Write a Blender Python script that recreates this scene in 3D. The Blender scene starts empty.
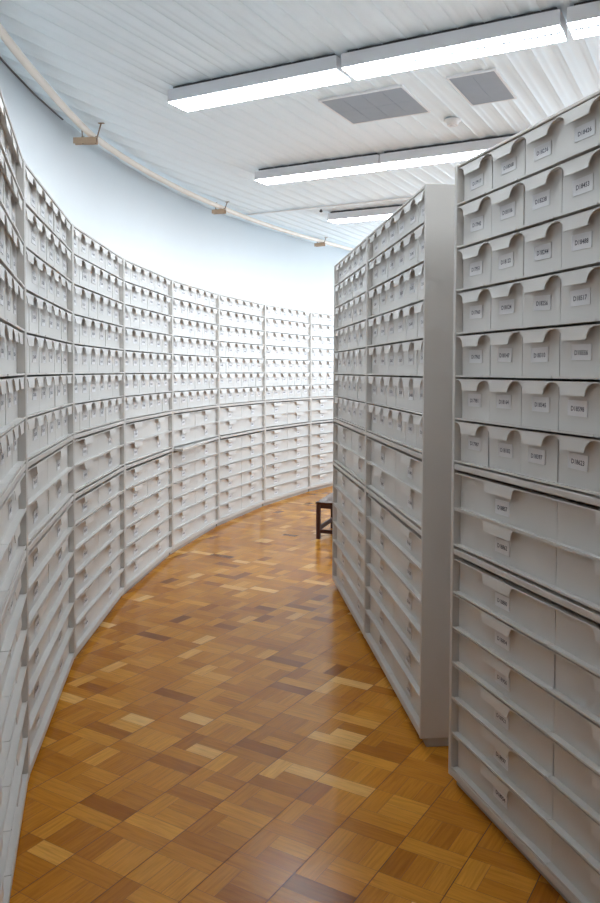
import bpy, bmesh, math, random
from mathutils import Vector, Matrix
random.seed(7)
C = bpy.context.scene.collection
D = bpy.data
sc = bpy.context.scene
PI = math.pi
EXPO = 0.2
WINP = (14, 25, 58, 112)

# ---------------------------------------------------------------- layout (metres; x right, y away, z up)
CX, CY, R = 9.3534, 4.8863, 10.5524          # centre and radius of the curved row of cabinets
RW = 11.10                                   # inner face of the curved wall
A0, DA = -0.194776, 0.117432                 # first post, angle of one cabinet
W, DEP, H = 1.238, 0.50, 2.30                # one cabinet
CEIL = 3.356
RIB = math.radians(28.2)                     # heading of the ceiling ribs
U = Vector((math.sin(RIB), math.cos(RIB), 0)); V = Vector((math.cos(RIB), -math.sin(RIB), 0))
X1, Y0, Y1 = 3.7, -2.5, 13.5                 # right wall, wall behind the camera, far wall

# ---------------------------------------------------------------- materials
def mat(name, col, rough=0.5, metal=0.0, spec=0.5, var=0.0, scale=8.0, bump=0.0, emit=None, strength=0.0):
    m = D.materials.new(name); m.use_nodes = True
    nt = m.node_tree; b = nt.nodes['Principled BSDF']
    b.inputs['Base Color'].default_value = (*col, 1); b.inputs['Roughness'].default_value = rough
    b.inputs['Metallic'].default_value = metal; b.inputs['Specular IOR Level'].default_value = spec
    if var or bump:
        tc = nt.nodes.new('ShaderNodeTexCoord'); n = nt.nodes.new('ShaderNodeTexNoise')
        n.inputs['Scale'].default_value = scale; n.inputs['Detail'].default_value = 4
        nt.links.new(tc.outputs['Object'], n.inputs['Vector'])
        if var:
            r = nt.nodes.new('ShaderNodeMix'); r.data_type = 'RGBA'
            r.inputs[6].default_value = (*[c * (1 - var) for c in col], 1)
            r.inputs[7].default_value = (*[min(1, c * (1 + var)) for c in col], 1)
            nt.links.new(n.outputs['Fac'], r.inputs[0]); nt.links.new(r.outputs[2], b.inputs['Base Color'])
        if bump:
            bp = nt.nodes.new('ShaderNodeBump'); bp.inputs['Strength'].default_value = bump
            bp.inputs['Distance'].default_value = 0.002
            nt.links.new(n.outputs['Fac'], bp.inputs['Height']); nt.links.new(bp.outputs['Normal'], b.inputs['Normal'])
    if emit:
        b.inputs['Emission Color'].default_value = (*emit, 1); b.inputs['Emission Strength'].default_value = strength
    return m

M = {
    'case':   mat('painted_steel', (0.60, 0.575, 0.545), 0.42, var=0.03, scale=5),
    'drawer': mat('grey_plastic', (0.645, 0.625, 0.60), 0.38, var=0.03, scale=9),
    'flap':   mat('moulded_plastic', (0.65, 0.63, 0.605), 0.34, var=0.02, scale=9),
    'card':   mat('label_paper', (0.79, 0.785, 0.80), 0.7, var=0.03, scale=30),
    'ink':    mat('label_ink', (0.03, 0.03, 0.06), 0.7),
    'plinth': mat('plinth_paint', (0.46, 0.43, 0.40), 0.5, var=0.04),
    'wall':   mat('white_plaster', (0.80, 0.82, 0.835), 0.85, var=0.015, scale=3, bump=0.1),
    'ceil':   mat('white_sheet_metal', (0.80, 0.89, 0.945), 0.45, var=0.03, scale=2),
    'panel':  mat('grey_panel', (0.30, 0.345, 0.40), 0.6, var=0.06, scale=12),
    'pframe': mat('white_frame', (0.80, 0.81, 0.82), 0.5),
    'lamp':   mat('lamp_housing', (0.76, 0.77, 0.80), 0.4),
    'louvre': mat('louvre_glow', (0.9, 0.9, 0.9), 0.4, emit=(0.86, 0.94, 1.0), strength=32.0),
    'tray':   mat('lamp_cell_shade', (0.035, 0.037, 0.04), 0.5),
    'pipe':   mat('cream_pipe', (0.74, 0.66, 0.58), 0.4, var=0.03),
    'tan':    mat('tan_bracket', (0.62, 0.44, 0.30), 0.6, var=0.12, scale=30),
    'rod':    mat('rusty_rod', (0.33, 0.24, 0.18), 0.6, metal=0.4),
    'cable':  mat('dark_cable', (0.10, 0.09, 0.09), 0.6),
    'stool':  mat('dark_red_wood', (0.05, 0.014, 0.009), 0.5, var=0.25, scale=20),
    'seat':   mat('polished_dark_wood', (0.06, 0.018, 0.011), 0.06, spec=0.8),
    'white':  mat('white_plastic', (0.82, 0.82, 0.82), 0.4),
    'dark':   mat('dark_metal_gap_shade', (0.05, 0.05, 0.06), 0.5),  # metal of the stud; also paints the shadow gap above the lamps
    'sub':    mat('floor_joint', (0.07, 0.03, 0.012), 0.8),
}

def floor_material():
    m = D.materials.new('parquet_oak'); m.use_nodes = True
    nt = m.node_tree; N = nt.nodes; L = nt.links; b = N['Principled BSDF']
    at = N.new('ShaderNodeAttribute'); at.attribute_name = 'plank'
    sep = N.new('ShaderNodeSeparateColor'); L.new(at.outputs['Color'], sep.inputs[0])
    ramp = N.new('ShaderNodeValToRGB'); cr = ramp.color_ramp
    cr.elements[0].position = 0.0; cr.elements[0].color = (0.22, 0.070, 0.009, 1)
    cr.elements[1].position = 1.0; cr.elements[1].color = (0.84, 0.50, 0.17, 1)
    for p, c in ((0.12, (0.35, 0.118, 0.011)), (0.5, (0.53, 0.210, 0.021)), (0.86, (0.68, 0.31, 0.040))):
        e = cr.elements.new(p); e.color = (*c, 1)
    L.new(sep.outputs[0], ramp.inputs[0])
    uv = N.new('ShaderNodeUVMap'); uv.uv_map = 'UVMap'
    mp = N.new('ShaderNodeMapping'); mp.inputs['Scale'].default_value = (7, 95, 1); L.new(uv.outputs[0], mp.inputs[0])
    gr = N.new('ShaderNodeTexNoise'); gr.inputs['Scale'].default_value = 1.0; gr.inputs['Detail'].default_value = 5
    gr.inputs['Distortion'].default_value = 0.6; L.new(mp.outputs[0], gr.inputs['Vector'])
    mx = N.new('ShaderNodeMix'); mx.data_type = 'RGBA'; mx.blend_type = 'MULTIPLY'
    gcr = N.new('ShaderNodeValToRGB'); gcr.color_ramp.elements[0].position = 0.3; gcr.color_ramp.elements[0].color = (0.62, 0.55, 0.48, 1)
    gcr.color_ramp.elements[1].position = 0.62; gcr.color_ramp.elements[1].color = (1.12, 1.12, 1.12, 1)
    L.new(gr.outputs['Fac'], gcr.inputs[0]); mx.inputs[0].default_value = 0.5
    L.new(ramp.outputs[0], mx.inputs[6]); L.new(gcr.outputs[0], mx.inputs[7])
    L.new(mx.outputs[2], b.inputs['Base Color'])
    tc = N.new('ShaderNodeTexCoord')
    wn = N.new('ShaderNodeTexNoise'); wn.inputs['Scale'].default_value = 3.0; wn.inputs['Detail'].default_value = 3
    L.new(tc.outputs['Object'], wn.inputs['Vector'])
    rr = N.new('ShaderNodeMapRange'); rr.inputs['To Min'].default_value = 0.14; rr.inputs['To Max'].default_value = 0.27
    L.new(wn.outputs['Fac'], rr.inputs['Value']); L.new(rr.outputs[0], b.inputs['Roughness'])
    w2 = N.new('ShaderNodeTexNoise'); w2.inputs['Scale'].default_value = 9.0; w2.inputs['Detail'].default_value = 2
    L.new(tc.outputs['Object'], w2.inputs['Vector'])
    ad = N.new('ShaderNodeMath'); ad.operation = 'MULTIPLY_ADD'; ad.inputs[1].default_value = 0.25
    L.new(gr.outputs['Fac'], ad.inputs[0]); L.new(w2.outputs['Fac'], ad.inputs[2])
    ad2 = N.new('ShaderNodeMath'); ad2.operation = 'MULTIPLY_ADD'; ad2.inputs[1].default_value = 0.35
    L.new(sep.outputs[1], ad2.inputs[0]); L.new(ad.outputs[0], ad2.inputs[2])
    bp = N.new('ShaderNodeBump'); bp.inputs['Strength'].default_value = 0.3; bp.inputs['Distance'].default_value = 0.0018
    L.new(ad2.outputs[0], bp.inputs['Height']); L.new(bp.outputs['Normal'], b.inputs['Normal'])
    b.inputs['Specular IOR Level'].default_value = 0.27
    return m
M['floor'] = floor_material()

# ---------------------------------------------------------------- mesh helpers
def box(bm, x0, x1, y0, y1, z0, z1, mi=0, T=None):
    vs = [bm.verts.new((x, y, z)) for z in (z0, z1) for y in (y0, y1) for x in (x0, x1)]
    if T is not None:
        for v in vs: v.co = T @ v.co
    for f in ((0, 2, 3, 1), (4, 5, 7, 6), (0, 1, 5, 4), (2, 6, 7, 3), (0, 4, 6, 2), (1, 3, 7, 5)):
        g = bm.faces.new([vs[i] for i in f]); g.material_index = mi
    return vs

def tube(bm, pts, r, n=12, mi=0):
    rings = []
    for i, p in enumerate(pts):
        p = Vector(p); a = Vector(pts[max(0, i - 1)]); b = Vector(pts[min(len(pts) - 1, i + 1)])
        t = (b - a).normalized(); s = t.cross(Vector((0, 0, 1)))
        if s.length < 1e-3: s = Vector((1, 0, 0))
        s.normalize(); q = s.cross(t)
        rings.append([bm.verts.new(p + (s * math.cos(k * 2 * PI / n) + q * math.sin(k * 2 * PI / n)) * r) for k in range(n)])
    for a, b in zip(rings, rings[1:]):
        for k in range(n):
            f = bm.faces.new((a[k], a[(k + 1) % n], b[(k + 1) % n], b[k])); f.smooth = True; f.material_index = mi
    bm.faces.new(rings[0][::-1]).material_index = mi; bm.faces.new(rings[-1]).material_index = mi

def lathe(bm, prof, n=24, c=(0, 0, 0)):
    rings = [[bm.verts.new((c[0] + r * math.cos(k * 2 * PI / n), c[1] + r * math.sin(k * 2 * PI / n), c[2] + z)) for k in range(n)] for r, z in prof]
    for a, b in zip(rings, rings[1:]):
        for k in range(n):
            bm.faces.new((a[k], a[(k + 1) % n], b[(k + 1) % n], b[k])).smooth = True
    bm.faces.new(rings[0][::-1]); bm.faces.new(rings[-1])

def mesh(name, bm, *mats):
    bmesh.ops.recalc_face_normals(bm, faces=bm.faces[:])
    me = D.meshes.new(name); bm.to_mesh(me); bm.free()
    for m in mats: me.materials.append(m)
    return me

def link(name, me, parent=None, loc=(0, 0, 0), rot=(0, 0, 0)):
    o = D.objects.new(name, me); C.objects.link(o)
    if parent: o.parent = parent
    o.location = loc; o.rotation_euler = rot
    return o

def thing(name, label, cat, loc=(0, 0, 0), rz=0, group=None, me=None):
    o = link(name, me, None, loc, (0, 0, rz))
    o['label'] = label; o['category'] = cat
    if group: o['group'] = group
    return o

def struct(name, me):
    o = link(name, me); o['kind'] = 'structure'; return o

def bevel(o, w=0.002, seg=2):
    b = o.modifiers.new('bevel', 'BEVEL'); b.width = w; b.segments = seg; b.limit_method = 'ANGLE'
    return o

# ---------------------------------------------------------------- label cards with printed numbers
_tc = {}
def glyphs(s, size=0.019):
    cu = D.curves.new('t', 'FONT'); cu.body = s; cu.size = size; cu.align_x = 'CENTER'; cu.align_y = 'CENTER'
    cu.resolution_u = 2; cu.offset = 0.00035
    o = D.objects.new('t', cu); C.objects.link(o)
    dg = bpy.context.evaluated_depsgraph_get()
    me = D.meshes.new_from_object(o.evaluated_get(dg))
    out = ([v.co.copy() for v in me.vertices], [list(p.vertices) for p in me.polygons])
    D.objects.remove(o); D.curves.remove(cu); D.meshes.remove(me)
    return out

def card_mesh(s):
    if s in _tc: return _tc[s]
    bm = bmesh.new()
    box(bm, -0.043, 0.043, -0.0016, -0.0002, -0.021, 0.021, 0)
    for x0, x1, z0, z1 in ((-0.045, 0.045, -0.0225, -0.021), (-0.045, 0.045, 0.021, 0.0225), (-0.045, -0.043, -0.021, 0.021), (0.043, 0.045, -0.021, 0.021)):
        box(bm, x0, x1, -0.0022, -0.0002, z0, z1, 0)
    me = mesh('label_card', bm, M['card'], M['ink'])
    vs, fs = glyphs(s)
    bm = bmesh.new(); bm.from_mesh(me)
    nv = [bm.verts.new((v.x, -0.0018, v.y - 0.002)) for v in vs]
    for f in fs:
        try: g = bm.faces.new([nv[i] for i in f]); g.material_index = 1
        except ValueError: pass
    bm.to_mesh(me); bm.free(); _tc[s] = me
    return me

# ---------------------------------------------------------------- drawer parts (local: x across, y into the case, z up)
REC = 0.027      # how far the drawer face sits behind the edge of its tray
def drawer_mesh(w, h):
    bm = bmesh.new(); a = w / 2 - 0.0018; d = 0.42
    box(bm, -a, a, 0.0, REC + 0.003, 0.0, 0.003)             # tray floor that sticks out as a ledge
    box(bm, -a + 0.006, a - 0.006, REC + 0.003, d, 0.0, 0.003)
    box(bm, -a, a, 0.0, 0.003, 0.003, 0.0065)                # rolled front edge of the ledge
    box(bm, -a, a, REC, REC + 0.003, 0.003, h)               # face
    i = a - 0.006
    box(bm, -i, -i + 0.003, REC + 0.003, d, 0.003, h - 0.02)
    box(bm, i - 0.003, i, REC + 0.003, d, 0.003, h - 0.02)
    box(bm, -i, i, d - 0.003, d, 0.003, h - 0.02)
    return mesh('drawer', bm, M['drawer'])

def flap_mesh(w, half, r, drop=0.038, strip=0.005):
    """Overhanging pull: a strip across the top whose middle hangs down as a lobe with curved shoulders."""
    bm = bmesh.new(); a = w / 2 - 0.001
    pts = []                                                   # (x, z of the lower edge)
    pts.append((-a, -strip))
    if a > half + r + 0.003: pts.append((-half - r, -strip))
    for k in range(1, 9):
        t = k / 8 * PI / 2
        pts.append((-half - r + r * math.sin(t), -strip - (drop - strip) * 0.9 * (1 - math.cos(t))))
    pts.append((-half + 0.002, -drop))
    prof = pts + [(-x, z) for x, z in reversed(pts)]
    th = 0.0022
    def bulge(z): return -0.003 * min(1, (-z / drop)) if z < 0 else 0.0   # lobe leans outward a little
    lo_f = [bm.verts.new((x, 0 + 0.004 + bulge(z), z)) for x, z in prof]
    up_f = [bm.verts.new((x, 0.004, 0)) for x, z in prof]
    lo_b = [bm.verts.new((x, th + 0.004 + bulge(z), z)) for x, z in prof]
    up_b = [bm.verts.new((x, th + 0.004, 0)) for x, z in prof]
    for k in range(len(prof) - 1):
        bm.faces.new((lo_f[k], lo_f[k + 1], up_f[k + 1], up_f[k]))
        bm.faces.new((lo_b[k + 1], lo_b[k], up_b[k], up_b[k + 1]))
        bm.faces.new((lo_f[k + 1], lo_f[k], lo_b[k], lo_b[k + 1]))
        bm.faces.new((up_f[k], up_f[k + 1], up_b[k + 1], up_b[k]))
    bm.faces.new((lo_f[0], up_f[0], up_b[0], lo_b[0])); bm.faces.new((lo_f[-1], lo_b[-1], up_b[-1], up_f[-1]))
    box(bm, -a, a, 0.0055, REC + 0.001, -0.0025, 0.0)          # hood joining the pull to the face
    return mesh('pull_flap', bm, M['flap'])

NW, NH = 0.2, 0.1505
WW, WH = 0.6, 0.1265
me_small, me_wide = drawer_mesh(NW, NH - 0.002), drawer_mesh(WW, WH - 0.002)
me_sflap, me_wflap = flap_mesh(NW, 0.055, 0.042, 0.040, 0.003), flap_mesh(WW, 0.085, 0.018, 0.036, 0.004)

def case_mesh():
    bm = bmesh.new(); h = W / 2 - 0.0006; t = 0.018
    box(bm, -h, -h + t, 0, DEP, 0.04, H); box(bm, h - t, h, 0, DEP, 0.04, H)
    box(bm, -h + t, h - t, 0.002, DEP, H - 0.010, H)           # top
    box(bm, -h + t, h - t, DEP - 0.015, DEP, 0.04, H - 0.010)  # back
    box(bm, -h + t, h - t, 0.002, DEP - 0.015, 0.04, 0.066)    # bottom
    return mesh('case', bm, M['case'])
def board_mesh(th):
    bm = bmesh.new(); h = W / 2 - 0.0192
    box(bm, -h, h, 0.0015, DEP - 0.016, 0, th)
    return mesh('divider_shelf', bm, M['case'])
def plinth_mesh():
    bm = bmesh.new(); h = W / 2 - 0.012
    box(bm, -h, h, 0.03, DEP - 0.02, 0, 0.04)
    return mesh('plinth', bm, M['plinth'])
me_case, me_b1, me_b2, me_plinth = case_mesh(), board_mesh(0.022), board_mesh(0.022), plinth_mesh()

ROWS = [1.216 + 0.1562 * (6 - r) for r in range(7)]
WIDE = [1.042, 0.907] + [0.069 + 0.1325 * k for k in (5, 4, 3, 2, 1, 0)]
NEAR = {0: ['D17917', 'D17942', 'D17951', 'D17960', 'D17965', 'D17981', 'D17987'],
        1: ['D18068', 'D18106', 'D18122', 'D18124', 'D18147', 'D18164', 'D18182'],
        2: ['D18236', 'D18238', 'D18244', 'D18256', 'D18310', 'D18345', 'D18397'],
        3: ['D18426', 'D18453', 'D18488', 'D18517', 'D18556', 'D18598', 'D18623'],
        4: ['D18640', 'D18655', 'D18671', 'D18688', 'D18702', 'D18719', 'D18733'],
        5: ['D18750', 'D18764', 'D18781', 'D18793', 'D18810', 'D18826', 'D18841']}
NEARW = ['D18857', 'D18862', 'D18880', 'D18894', 'D18906', 'D18921', 'D18937', 'D18954',
         'D19002', 'D19018', 'D19037', 'D19051', 'D19066', 'D19080', 'D19095', 'D19111']
OTHER = ['D16%03d' % n for n in (12, 48, 131, 207, 266, 340, 415, 493, 558, 624, 702, 815)]

def cabinet(p, heading, label, group, near=False, pulls={}, seed=0, skew=0.0):
    """p = front corner, heading = horizontal unit vector running along the front; the front faces local -y."""
    rnd = random.Random(seed)
    dx, dy = heading
    root = thing('drawer_cabinet', label, 'cabinet', (p[0] + dx * W / 2, p[1] + dy * W / 2, 0), math.atan2(dy, dx), group)
    bevel(link('case', me_case, root), 0.0015, 1)
    link('plinth', me_plinth, root)
    bevel(link('divider_shelf', me_b1, root, (0, 0, 1.187)), 0.003)
    b2 = bevel(link('divider_shelf', me_b2, root, (0, -skew / 2, 0.873), (0, 0, skew / 1.2)), 0.003)
    if skew > 0.03: b2['label'] = 'shelf board slid out crookedly at its left end'
    def put(name, me, fme, x, z, h, cz, text, pull):
        y = pull + rnd.uniform(0, 0.003)
        d = link(name, me, root, (x, y, z), (0, 0, 0))
        link('pull_flap', fme, d, (0, 0, h))
        link('label_card', card_mesh(text), d, (rnd.uniform(-0.008, 0.008), REC, cz + rnd.uniform(-0.004, 0.003)), (0, rnd.gauss(0, 0.02), 0))
        return d
    for c in range(6):
        for r in range(7):
            t = NEAR[c][r] if near else rnd.choice(OTHER)
            put('small_drawer', me_small, me_sflap, (c - 2.5) * NW, ROWS[r], NH - 0.002, 0.075, t, pulls.get(('s', c, r), 0)).scale.z = 0.9 if r == 0 else 1.0
    for c in range(2):
        for r in range(8):
            t = NEARW[c * 8 + r] if near else rnd.choice(OTHER)
            put('wide_drawer', me_wide, me_wflap, (c - 0.5) * WW, WIDE[r], WH - 0.002, 0.051, t, pulls.get(('w', c, r), 0)).scale.z = 1.07 if r < 2 else 1.0
    return root

NUDGE = {-1: (0.014, 0.0), 0: (0.007, 0.0), 1: (-0.006, 0), 2: (0.004, 0), 3: (0.008, 0), 4: (0.006, 0), 5: (0.004, 0)}   # the real row is not a perfect arc
def post(i):
    a = A0 + DA * i; n = NUDGE.get(i, (0, 0))
    return Vector((CX - R * math.cos(a) + n[0], CY + R * math.sin(a) + n[1]))
LAB = {
    -1: 'pale grey drawer cabinet of the curved row, cut by the left photo edge',
    0: 'pale grey drawer cabinet of the curved row, nearest one seen whole, second from left',
    1: 'pale grey drawer cabinet of the curved row, third from the left edge',
    2: 'pale grey drawer cabinet of the curved row, directly left of the crooked slid-out shelf board',
    3: 'pale grey drawer cabinet of the curved row with a crooked slid-out shelf board',
    4: 'pale grey drawer cabinet of the curved row, directly right of the crooked slid-out shelf board',
    5: 'almost white, brightly lit drawer cabinet of the curved row, farthest one seen whole',
    6: 'farthest drawer cabinet of the curved row, partly hidden by the free-standing cabinets',
}
PULL = {3: {('w', 0, 1): 0.0}, }
for i in range(-1, 7):
    a, b = post(i), post(i + 1)
    d = (b - a).normalized()
    pulls = {}
    if i == 4: pulls = {('w', 0, 1): -0.010}
    a = (a + b) / 2 - d * W / 2
    cabinet(a, d, LAB[i], 'drawer cabinets along the curved wall', pulls=pulls, seed=100 + i, skew={3: 0.085, 4: 0.012}.get(i, 0))

MA = math.radians(-6.05); mdir = Vector((math.sin(MA), math.cos(MA)))
mid0 = Vector((0.4995, 3.172))
for k, lab in ((0, 'nearer drawer cabinet of the middle free-standing pair, with a plain grey end panel'),
               (1, 'farther drawer cabinet of the middle free-standing pair, beside the dark stool')):
    far = mid0 + mdir * W * (k + 1)
    cabinet(far, -mdir, lab, 'free-standing drawer cabinets in the middle', seed=200 + k)
RA = math.radians(-16.35); rdir = Vector((math.sin(RA), math.cos(RA)))
cabinet(Vector((0.5625, 2.9005)), -rdir, 'large drawer cabinet in the right foreground with readable number cards, cut by the photo edge',
        None, near=True, seed=300)

# ---------------------------------------------------------------- floor: parquet of nested L blocks in straight bands
def inside(x, y, m=0.0):
    return (x - CX) ** 2 + (y - CY) ** 2 < (RW + m) ** 2 and x < X1 + m and Y0 - m < y < Y1 + m
def build_floor():
    fa = math.radians(31.4); fu = Vector((math.sin(fa), math.cos(fa))); fv = Vector((math.cos(fa), -math.sin(fa)))
    g = 0.072; B = 3 * g
    base = [((0, 0, 3, 1), 0), ((0, 1, 1, 3), 1), ((1, 1, 3, 2), 0), ((1, 2, 3, 3), 0)]   # nested L
    alt = [((0, 2, 3, 3), 0), ((2, 0, 3, 2), 1), ((0, 0, 1, 2), 1), ((1, 0, 2, 2), 1)]
    verts, faces, cols, uvs = [], [], [], []
    rnd = random.Random(11)
    v0 = -1.361 - 60 * B
    o = fv * (Vector((-0.348, 2.231)).dot(fv))
    rng = 75
    for bi in range(-rng, rng):
        off = 0.0
        for bj in range(-rng, rng):
            org = o + fv * (bi * B) + fu * (bj * B)
            if not inside(org.x, org.y, 0.35): continue
            pat = base if (bi + bj) % 2 == 0 else alt
            if rnd.random() < 0.25: pat = alt if pat is base else base
            tone = rnd.gauss(0, 0.05)
            for (a0, b0, a1, b1), ori in pat:
                e = 0.0005
                e0 = 0.0014 if a0 == 0 else e; e1 = 0.0014 if a1 == 3 else e
                P = [org + fv * (a0 * g + e0) + fu * (b0 * g + e), org + fv * (a1 * g - e1) + fu * (b0 * g + e),
                     org + fv * (a1 * g - e1) + fu * (b1 * g - e), org + fv * (a0 * g + e0) + fu * (b1 * g - e)]
                n = len(verts); verts += [(p.x, p.y, 0) for p in P]; faces.append((n, n + 1, n + 2, n + 3))
                q = rnd.random()
                c = 0.5 + rnd.gauss(0, 0.17) + tone
                if q < 0.05: c = rnd.uniform(0.86, 1.0)
                elif q < 0.075: c = rnd.uniform(0.0, 0.12)
                c = max(0.0, min(1.0, c)); c2 = rnd.random()
                ox, oy = rnd.uniform(0, 50), rnd.uniform(0, 50)
                lw, lh = (a1 - a0) * g, (b1 - b0) * g
                q4 = [(0, 0), (lw, 0), (lw, lh), (0, lh)]
                uvs += [(ox + (s if ori == 0 else t), oy + (t if ori == 0 else s)) for s, t in q4]
                cols += [(c, c2, 0, 1)] * 4
    nf = len(faces)
    # joint sheet under the planks
    n = len(verts); N = 64
    ring = [(CX - (RW + 0.1) * math.cos(t), CY + (RW + 0.1) * math.sin(t)) for t in [math.asin((Y0 - 0.1 - CY) / (RW + .1)) + k / N * (math.asin((Y1 + 0.1 - CY) / (RW + .1)) - math.asin((Y0 - 0.1 - CY) / (RW + .1))) for k in range(N + 1)]]
    ring += [(X1 + 0.1, Y1 + 0.1), (X1 + 0.1, Y0 - 0.1)]
    verts += [(x, y, -0.0015) for x, y in ring]; faces.append(tuple(range(n, n + len(ring)))[::-1])
    uvs += [(0, 0)] * len(ring); cols += [(0, 0, 0, 1)] * len(ring)
    me = D.meshes.new('floor'); me.from_pydata(verts, [], faces); me.materials.append(M['floor']); me.materials.append(M['sub'])
    me.polygons[nf].material_index = 1
    me.uv_layers.new(name='UVMap'); me.color_attributes.new('plank', 'FLOAT_COLOR', 'CORNER')
    me.uv_layers['UVMap'].data.foreach_set('uv', [t for q in uvs for t in q])
    me.color_attributes['plank'].data.foreach_set('color', [t for q in cols for t in q])
    struct('floor', me)
build_floor()

# ---------------------------------------------------------------- walls
def curved_wall():
    bm = bmesh.new(); N = 120
    t0 = math.asin((Y0 - 0.3 - CY) / (RW + 0.15)); t1 = math.asin((Y1 + 0.3 - CY) / (RW + 0.15))
    rings = []
    for k in range(N + 1):
        t = t0 + (t1 - t0) * k / N; c, s = math.cos(t), math.sin(t)
        rings.append([bm.verts.new((CX - r * c, CY + r * s, z)) for r, z in ((RW, -0.05), (RW, CEIL + 0.12), (RW + 0.15, CEIL + 0.12), (RW + 0.15, -0.05))])
    for a, b in zip(rings, rings[1:]):
        for k in range(4):
            f = bm.faces.new((a[k], a[(k + 1) % 4], b[(k + 1) % 4], b[k])); f.smooth = (k in (0, 2))
    bm.faces.new(rings[0]); bm.faces.new(rings[-1][::-1])
    return mesh('wall_left', bm, M['wall'])
struct('wall_left', curved_wall())
xb = CX - math.sqrt(RW ** 2 - (Y1 - CY) ** 2); xf = CX - math.sqrt(RW ** 2 - (Y0 - CY) ** 2)
bm = bmesh.new(); box(bm, xb - 0.05, X1 + 0.15, Y1, Y1 + 0.15, -0.05, CEIL + 0.12); struct('wall_back', mesh('wall_back', bm, M['wall']))
bm = bmesh.new(); box(bm, xf - 0.05, X1 + 0.15, Y0 - 0.15, Y0, -0.05, CEIL + 0.12); struct('wall_front', mesh('wall_front', bm, M['wall']))
WIN = [(3.0, 5.2), (5.6, 7.8), (8.2, 10.4), (10.8, 13.0)]
SILL = 1.5
bm = bmesh.new()
box(bm, X1, X1 + 0.15, Y0, Y1, -0.05, SILL); box(bm, X1, X1 + 0.15, Y0, Y1, 3.1, CEIL + 0.12)
ys = [Y0] + [y for w in WIN for y in w] + [Y1]
for a, b in zip(ys[::2], ys[1::2]): box(bm, X1, X1 + 0.15, a, b, SILL, 3.1)
struct('wall_right', mesh('wall_right', bm, M['wall']))
for n, (a, b) in enumerate(WIN):
    bm = bmesh.new()
    for z0, z1 in ((SILL, SILL + 0.06), (3.04, 3.1)): box(bm, X1 + 0.04, X1 + 0.1, a, b, z0, z1)
    for y in (a, (a + b) / 2 - 0.03, b - 0.06): box(bm, X1 + 0.04, X1 + 0.1, y, y + 0.06, SILL + 0.06, 3.04)
    struct('window_%d' % (n + 1), mesh('window', bm, M['white']))

# ---------------------------------------------------------------- ceiling of ribbed white sheet
def ceiling():
    bm = bmesh.new(); P = 0.142; v_start = -1.2233 - 90 * P
    prof = []                                        # (v, z) one period: wide flat band, raised rib
    per = ((0.0, 0.0), (0.008, 0.0011), (0.016, 0.0045), (0.024, 0.0062), (0.060, 0.0062), (0.068, 0.0045), (0.076, 0.0011), (0.084, 0.0), (0.102, 0.0), (0.1045, -0.004), (0.1085, -0.004), (0.111, 0.0))
    for k in range(170):
        for dv, z in per: prof.append((v_start + k * P + dv, CEIL + z))
    rows = []
    for u in (-12, 20):
        rows.append([bm.verts.new((*(U * u + V * v).xy, z)) for v, z in prof])
    for k in range(len(prof) - 1):
        bm.faces.new((rows[0][k], rows[0][k + 1], rows[1][k + 1], rows[1][k]))
    planes = [((X1 + 0.1, 0, 0), (1, 0, 0)), ((0, Y0 - 0.1, 0), (0, -1, 0)), ((0, Y1 + 0.1, 0), (0, 1, 0))]
    for k in range(60):
        t = -0.85 + 1.9 * k / 59
        n = Vector((-math.cos(t), math.sin(t), 0)); planes.append((Vector((CX, CY, 0)) + n * (RW + 0.06), n))
    for co, no in planes:
        bmesh.ops.bisect_plane(bm, geom=bm.verts[:] + bm.edges[:] + bm.faces[:], plane_co=co, plane_no=no, clear_outer=True)
    for f in bm.faces:
        if f.normal.z > 0: f.normal_flip()
        f.smooth = True
    me = D.meshes.new('ceiling'); bm.to_mesh(me); bm.free(); me.materials.append(M['ceil'])
    s = struct('ceiling', me)
ceiling()
TR = Matrix(((V.x, U.x, 0, 0), (V.y, U.y, 0, 0), (0, 0, 1, 0), (0, 0, 0, 1)))   # (v, u, z) -> world
bm = bmesh.new(); box(bm, -4.88, -1.5, 7.73, 7.755, CEIL - 0.016, CEIL - 0.006, 0, TR)
struct('trim_1', mesh('trim', bm, M['pframe']))

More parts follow.
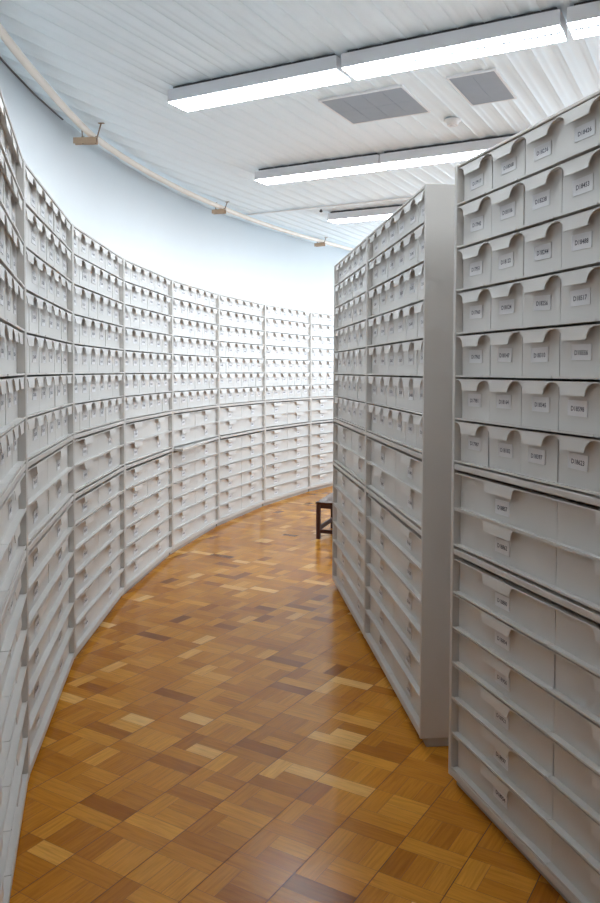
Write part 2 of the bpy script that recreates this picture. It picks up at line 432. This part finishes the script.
# ---------------------------------------------------------------- ceiling lamps
LU, LL, LH = 0.205, 1.19, 0.078
def lamp_meshes():
    bm = bmesh.new(); t = 0.004; a, l = LU / 2, LL / 2
    box(bm, -l, l, -a, a, LH - t, LH)                                   # top plate
    box(bm, -l, l, -a, -a + t, 0, LH - t); box(bm, -l, l, a - t, a, 0, LH - t)
    box(bm, -l, -l + t, -a + t, a - t, 0, LH - t); box(bm, l - t, l, -a + t, a - t, 0, LH - t)
    hs = mesh('housing', bm, M['lamp'])
    bm = bmesh.new(); n = 34; m = 3; x0, x1 = -l + 0.006, l - 0.006; y0, y1 = -a + 0.005, a - 0.005
    bw = 0.0045
    for k in range(m + 1):
        y = y0 + (y1 - y0) * k / m; w_ = bw if k in (0, m) else bw
        box(bm, x0, x1, y - w_ / 2, y + w_ / 2, -0.003, 0.009)
    for k in range(n + 1):
        x = x0 + (x1 - x0) * k / n
        box(bm, x - bw / 2, x + bw / 2, y0, y1, -0.0025, 0.0085)
    lv = mesh('louvre', bm, M['louvre'])
    bm = bmesh.new(); box(bm, -LL / 2 + 0.03, LL / 2 - 0.02, -0.085, 0.07, LH, LH + 0.0182)
    bk = mesh('gap_shade_mount', bm, M['dark'])  # dark full-length strip, painted stand-in for the shadow gap under the ceiling
    bm = bmesh.new(); box(bm, x0, x1, y0, y1, 0.040, LH - t - 0.001)
    box(bm, x0 - 0.001, x1 + 0.001, y0 - 0.002, y0, 0.018, 0.040); box(bm, x0 - 0.001, x1 + 0.001, y1, y1 + 0.002, 0.018, 0.040)
    tb = mesh('cell_shade_tray', bm, M['tray'])  # near-black colour paints the dimness inside the cells behind the glowing blades
    return hs, lv, bk, tb
lm = lamp_meshes()
lamps = [
    (4.168, -3.147, 'front row of ceiling lamps, leftmost lamp, its whole underside glowing white'),
    (4.168, -1.925, 'front row of ceiling lamps, middle lamp, with dark grille cells along its edge'),
    (4.168, -0.703, 'front row of ceiling lamps, rightmost lamp, cut off by the top right corner'),
    (6.165, -3.72, 'second row of ceiling lamps, left lamp, ending above the curved wall row'),
    (6.165, -2.512, 'second row of ceiling lamps, right lamp running behind the right foreground cabinet'),
    (8.155, -3.975, 'farthest ceiling lamp, small, just above the free-standing cabinets'),
    (2.18, -1.95, 'ceiling lamp overhead, out of the photo above the aisle, left of the nearest two'),
    (2.18, -0.73, 'ceiling lamp overhead, out of the photo above the aisle, right of the nearest two'),
    (8.155, -2.765, 'farthest row of ceiling lamps, lamp hidden behind the free-standing cabinets'),
]
for u, v, lab in lamps:
    p = U * u + V * (v + LL / 2)
    o = thing('ceiling_lamp', lab, 'lamp', (p.x, p.y, 3.259), -RIB, 'fluorescent ceiling lamps')
    link('housing', lm[0], o); link('louvre', lm[1], o); link('gap_shade_mount', lm[2], o); link('cell_shade_tray', lm[3], o)

# ---------------------------------------------------------------- grey panels, detector, sensor
def ceiling_panel(v0, v1, u0, u1, nv, nu, label):
    c = U * ((u0 + u1) / 2) + V * ((v0 + v1) / 2)
    o = thing('ceiling_panel', label, 'panel', (c.x, c.y, CEIL - 0.012), -RIB, 'grey panels set in the ceiling')
    a, b = (v1 - v0) / 2, (u1 - u0) / 2
    bm = bmesh.new()
    for i in range(nv):
        for j in range(nu):
            box(bm, -a + 2 * a * i / nv + 0.0015, -a + 2 * a * (i + 1) / nv - 0.0015, -b + 2 * b * j / nu + 0.0015, -b + 2 * b * (j + 1) / nu - 0.0015, 0, 0.01)
    box(bm, -a, a, -b, b, 0.002, 0.008)
    link('panel', mesh('panel', bm, M['panel']), o)
    bm = bmesh.new(); w = 0.012
    box(bm, -a - w, a + w, -b - w, -b, -0.002, 0.016); box(bm, -a - w, a + w, b, b + w, -0.002, 0.016)
    box(bm, -a - w, -a, -b, b, -0.002, 0.016); box(bm, a, a + w, -b, b, -0.002, 0.016)
    link('frame', mesh('frame', bm, M['pframe']), o)
ceiling_panel(-2.39, -1.82, 4.73, 5.26, 4, 2, 'wider grey tiled panel set flush in the ribbed ceiling, the left of two')
ceiling_panel(-1.512, -1.231, 4.73, 5.265, 2, 1, 'narrow grey panel set flush in the ribbed ceiling, the right of two')

bm = bmesh.new(); lathe(bm, [(0.036, 0.0), (0.040, 0.004), (0.044, 0.026), (0.062, 0.032), (0.062, 0.040)][::1], 28)
o = thing('smoke_detector', 'small round white smoke detector on the ceiling below the narrow grey panel', 'smoke detector', (1.085, 5.69, CEIL - 0.046))
link('detector_body', mesh('detector_body', bm, M['white']), o)
bm = bmesh.new(); lathe(bm, [(0.020, -0.006), (0.022, 0.0)], 20); link('sensor_cap', mesh('sensor_cap', bm, M['lamp']), o)
bm = bmesh.new(); lathe(bm, [(0.004, -0.022), (0.017, -0.014), (0.019, -0.006), (0.012, 0.0), (0.006, 0.003), (0.006, 0.012)], 16)
thing('ceiling_stud', 'tiny dark round stud on the ceiling left of the farthest lamp', 'stud', (0.226, 8.84, CEIL - 0.012), me=mesh('stud', bm, M['dark']))

# ---------------------------------------------------------------- pipe along the wall, with brackets
def at_r(deg, r, z): t = math.radians(deg); return Vector((CX - r * math.cos(t), CY + r * math.sin(t), z))

KEY = [(-12.0, 10.93, 3.270), (-8.0, 10.925, 3.270), (-4.43, 10.916, 3.270), (-0.5, 10.905, 3.270), (4.81, 10.93, 3.270), (11.17, 10.893, 3.288), (19.37, 10.825, 3.300),
       (25.8, 10.80, 3.305), (32.68, 10.785, 3.310), (37.0, 10.81, 3.310), (44.0, 10.85, 3.310)]
pts = []
for (a, r, z), (b, r2, z2) in zip(KEY, KEY[1:]):
    for k in range(4):
        t = k / 4; pts.append(at_r(a + (b - a) * t, r + (r2 - r) * t, z + (z2 - z) * t))
pts.append(at_r(*KEY[-1]))
bm = bmesh.new(); tube(bm, pts, 0.024, 16)
thing('service_pipe', 'long cream pipe following the top of the curved white wall', 'pipe', me=mesh('pipe', bm, M['pipe']))
for (a, r, z), lab in (((4.81, 10.93, 3.270), 'tan pipe bracket with slanted rod, nearest and largest, under the cream pipe at upper left'),
                       ((19.37, 10.825, 3.300), 'tan pipe bracket under the cream pipe, middle one, left of the second lamp row'),
                       ((32.68, 10.785, 3.310), 'faint pale pipe bracket under the cream pipe, farthest, near the free-standing cabinets')):
    z0 = z - 0.024 - 0.044
    o = thing('pipe_bracket', lab, 'bracket', at_r(a, r, z0), math.radians(-a), 'brackets holding the cream pipe')
    c0, c1, r0, r1 = (-0.125, 0.046, -0.06, 0.034) if a < 10 else (-0.095, 0.055, -0.055, 0.034)
    bm = bmesh.new()       # local +x points into the room; a folded channel hung under the pipe
    box(bm, c0, c1, -0.022, 0.022, 0.039, 0.043); box(bm, c0, c1, -0.022, -0.018, 0, 0.039); box(bm, c0, c1, 0.018, 0.022, 0, 0.039)
    link('channel', mesh('channel', bm, M['tan']), o)
    top = CEIL - 0.002 - z0
    for nm, x, lean, tr in (('hanger_rod', r1, 0.045, 0.0055), ('hanger_rod', r0, -0.01, 0.004)):
        bm = bmesh.new(); tube(bm, [(x, 0, 0.0), (x + lean, 0, top)], tr, 8); box(bm, x + lean - 0.022, x + lean + 0.022, -0.012, 0.012, top - 0.006, top - 0.003)
        lathe(bm, [(0.010, 0.043), (0.010, 0.053)], 6, (x + lean * 0.2, 0, 0))
        link(nm, mesh(nm, bm, M['rod']), o)
bm = bmesh.new(); tube(bm, [at_r(-12 + k * 0.9, RW - 0.006, CEIL - 0.012 - (0.004 if k % 5 == 0 else 0)) for k in range(19)], 0.0055, 8)
thing('wall_cable', 'thin dark cable along the seam of the curved wall and ceiling, behind the pipe', 'cable', me=mesh('cable', bm, M['cable']))

# ---------------------------------------------------------------- low dark stool behind the free-standing cabinets
sh = math.radians(17)
o = thing('wooden_stool', 'low dark red-brown wooden stool standing on the parquet, half hidden by the cabinets', 'stool', (0.153, 7.19, 0), -sh)
S, SD, SH, LG = 0.42, 0.56, 0.343, 0.036
def part(name, args, rad=0.003):
    bm = bmesh.new(); box(bm, *args); return bevel(link(name, mesh(name, bm, M['seat' if name == 'seat' else 'stool']), o), rad)
part('seat', (-0.006, S + 0.006, -0.006, SD + 0.006, SH - 0.018, SH))
for x in (0, S - LG):
    for y in (0, SD - LG): part('leg', (x, x + LG, y, y + LG, 0, SH - 0.018))
for y in (0.006, SD - LG + 0.006): part('rail', (LG, S - LG, y, y + 0.022, SH - 0.058, SH - 0.018))
for x in (0.006, S - LG + 0.006): part('rail', (x, x + 0.022, LG, SD - LG, SH - 0.058, SH - 0.018))
for y in (0.006, SD - LG + 0.006): part('stretcher', (LG, S - LG, y, y + 0.022, 0.055, 0.088))
for x in (0.006, S - LG + 0.006): part('stretcher', (x, x + 0.022, LG, SD - LG, 0.072, 0.112))

# ---------------------------------------------------------------- light
def area(name, loc, rot, sx, sy, power, col):
    l = D.lights.new(name, 'AREA'); l.shape = 'RECTANGLE'; l.size = sx; l.size_y = sy; l.energy = power; l.color = col
    o = D.objects.new(name, l); C.objects.link(o); o.location = loc; o.rotation_euler = rot; return o
for (a, b), power in zip(WIN, WINP):               # daylight through the windows of the right wall
    area('window_daylight', (X1 + 0.45, (a + b) / 2, 2.2), (0, math.radians(90 + 22), 0), 1.5, b - a - 0.1, power, (0.76, 0.89, 1.0))
w = D.worlds.new('sky'); sc.world = w; w.use_nodes = True
w.node_tree.nodes['Background'].inputs[0].default_value = (0.80, 0.90, 1.0, 1); w.node_tree.nodes['Background'].inputs[1].default_value = 1.0

# ---------------------------------------------------------------- camera
cam = D.cameras.new('camera'); co = D.objects.new('camera', cam); C.objects.link(co); sc.camera = co
cam.sensor_fit = 'HORIZONTAL'; cam.sensor_width = 36; cam.lens = 36 * 785 / 600
cam.shift_y = -53.66 / 600; cam.clip_start = 0.02
f = Vector((0, math.cos(.034), -math.sin(.034))); up = Vector((0, math.sin(.034), math.cos(.034))); rt = Vector((1, 0, 0))
c, s = math.cos(.0043), math.sin(.0043)
r2 = rt * c + up * s; u2 = up * c - rt * s
co.matrix_world = Matrix(((r2.x, u2.x, -f.x, 0), (r2.y, u2.y, -f.y, 0), (r2.z, u2.z, -f.z, 1.5468), (0, 0, 0, 1)))

sc.view_settings.view_transform = 'Standard'; sc.view_settings.look = 'None'; sc.view_settings.gamma = 1
sc.view_settings.use_curve_mapping = False; sc.view_settings.exposure = EXPO
sc.cycles.max_bounces = 8; sc.cycles.diffuse_bounces = 6; sc.cycles.glossy_bounces = 4; sc.cycles.use_denoising = True
sc.cycles.sample_clamp_indirect = 6
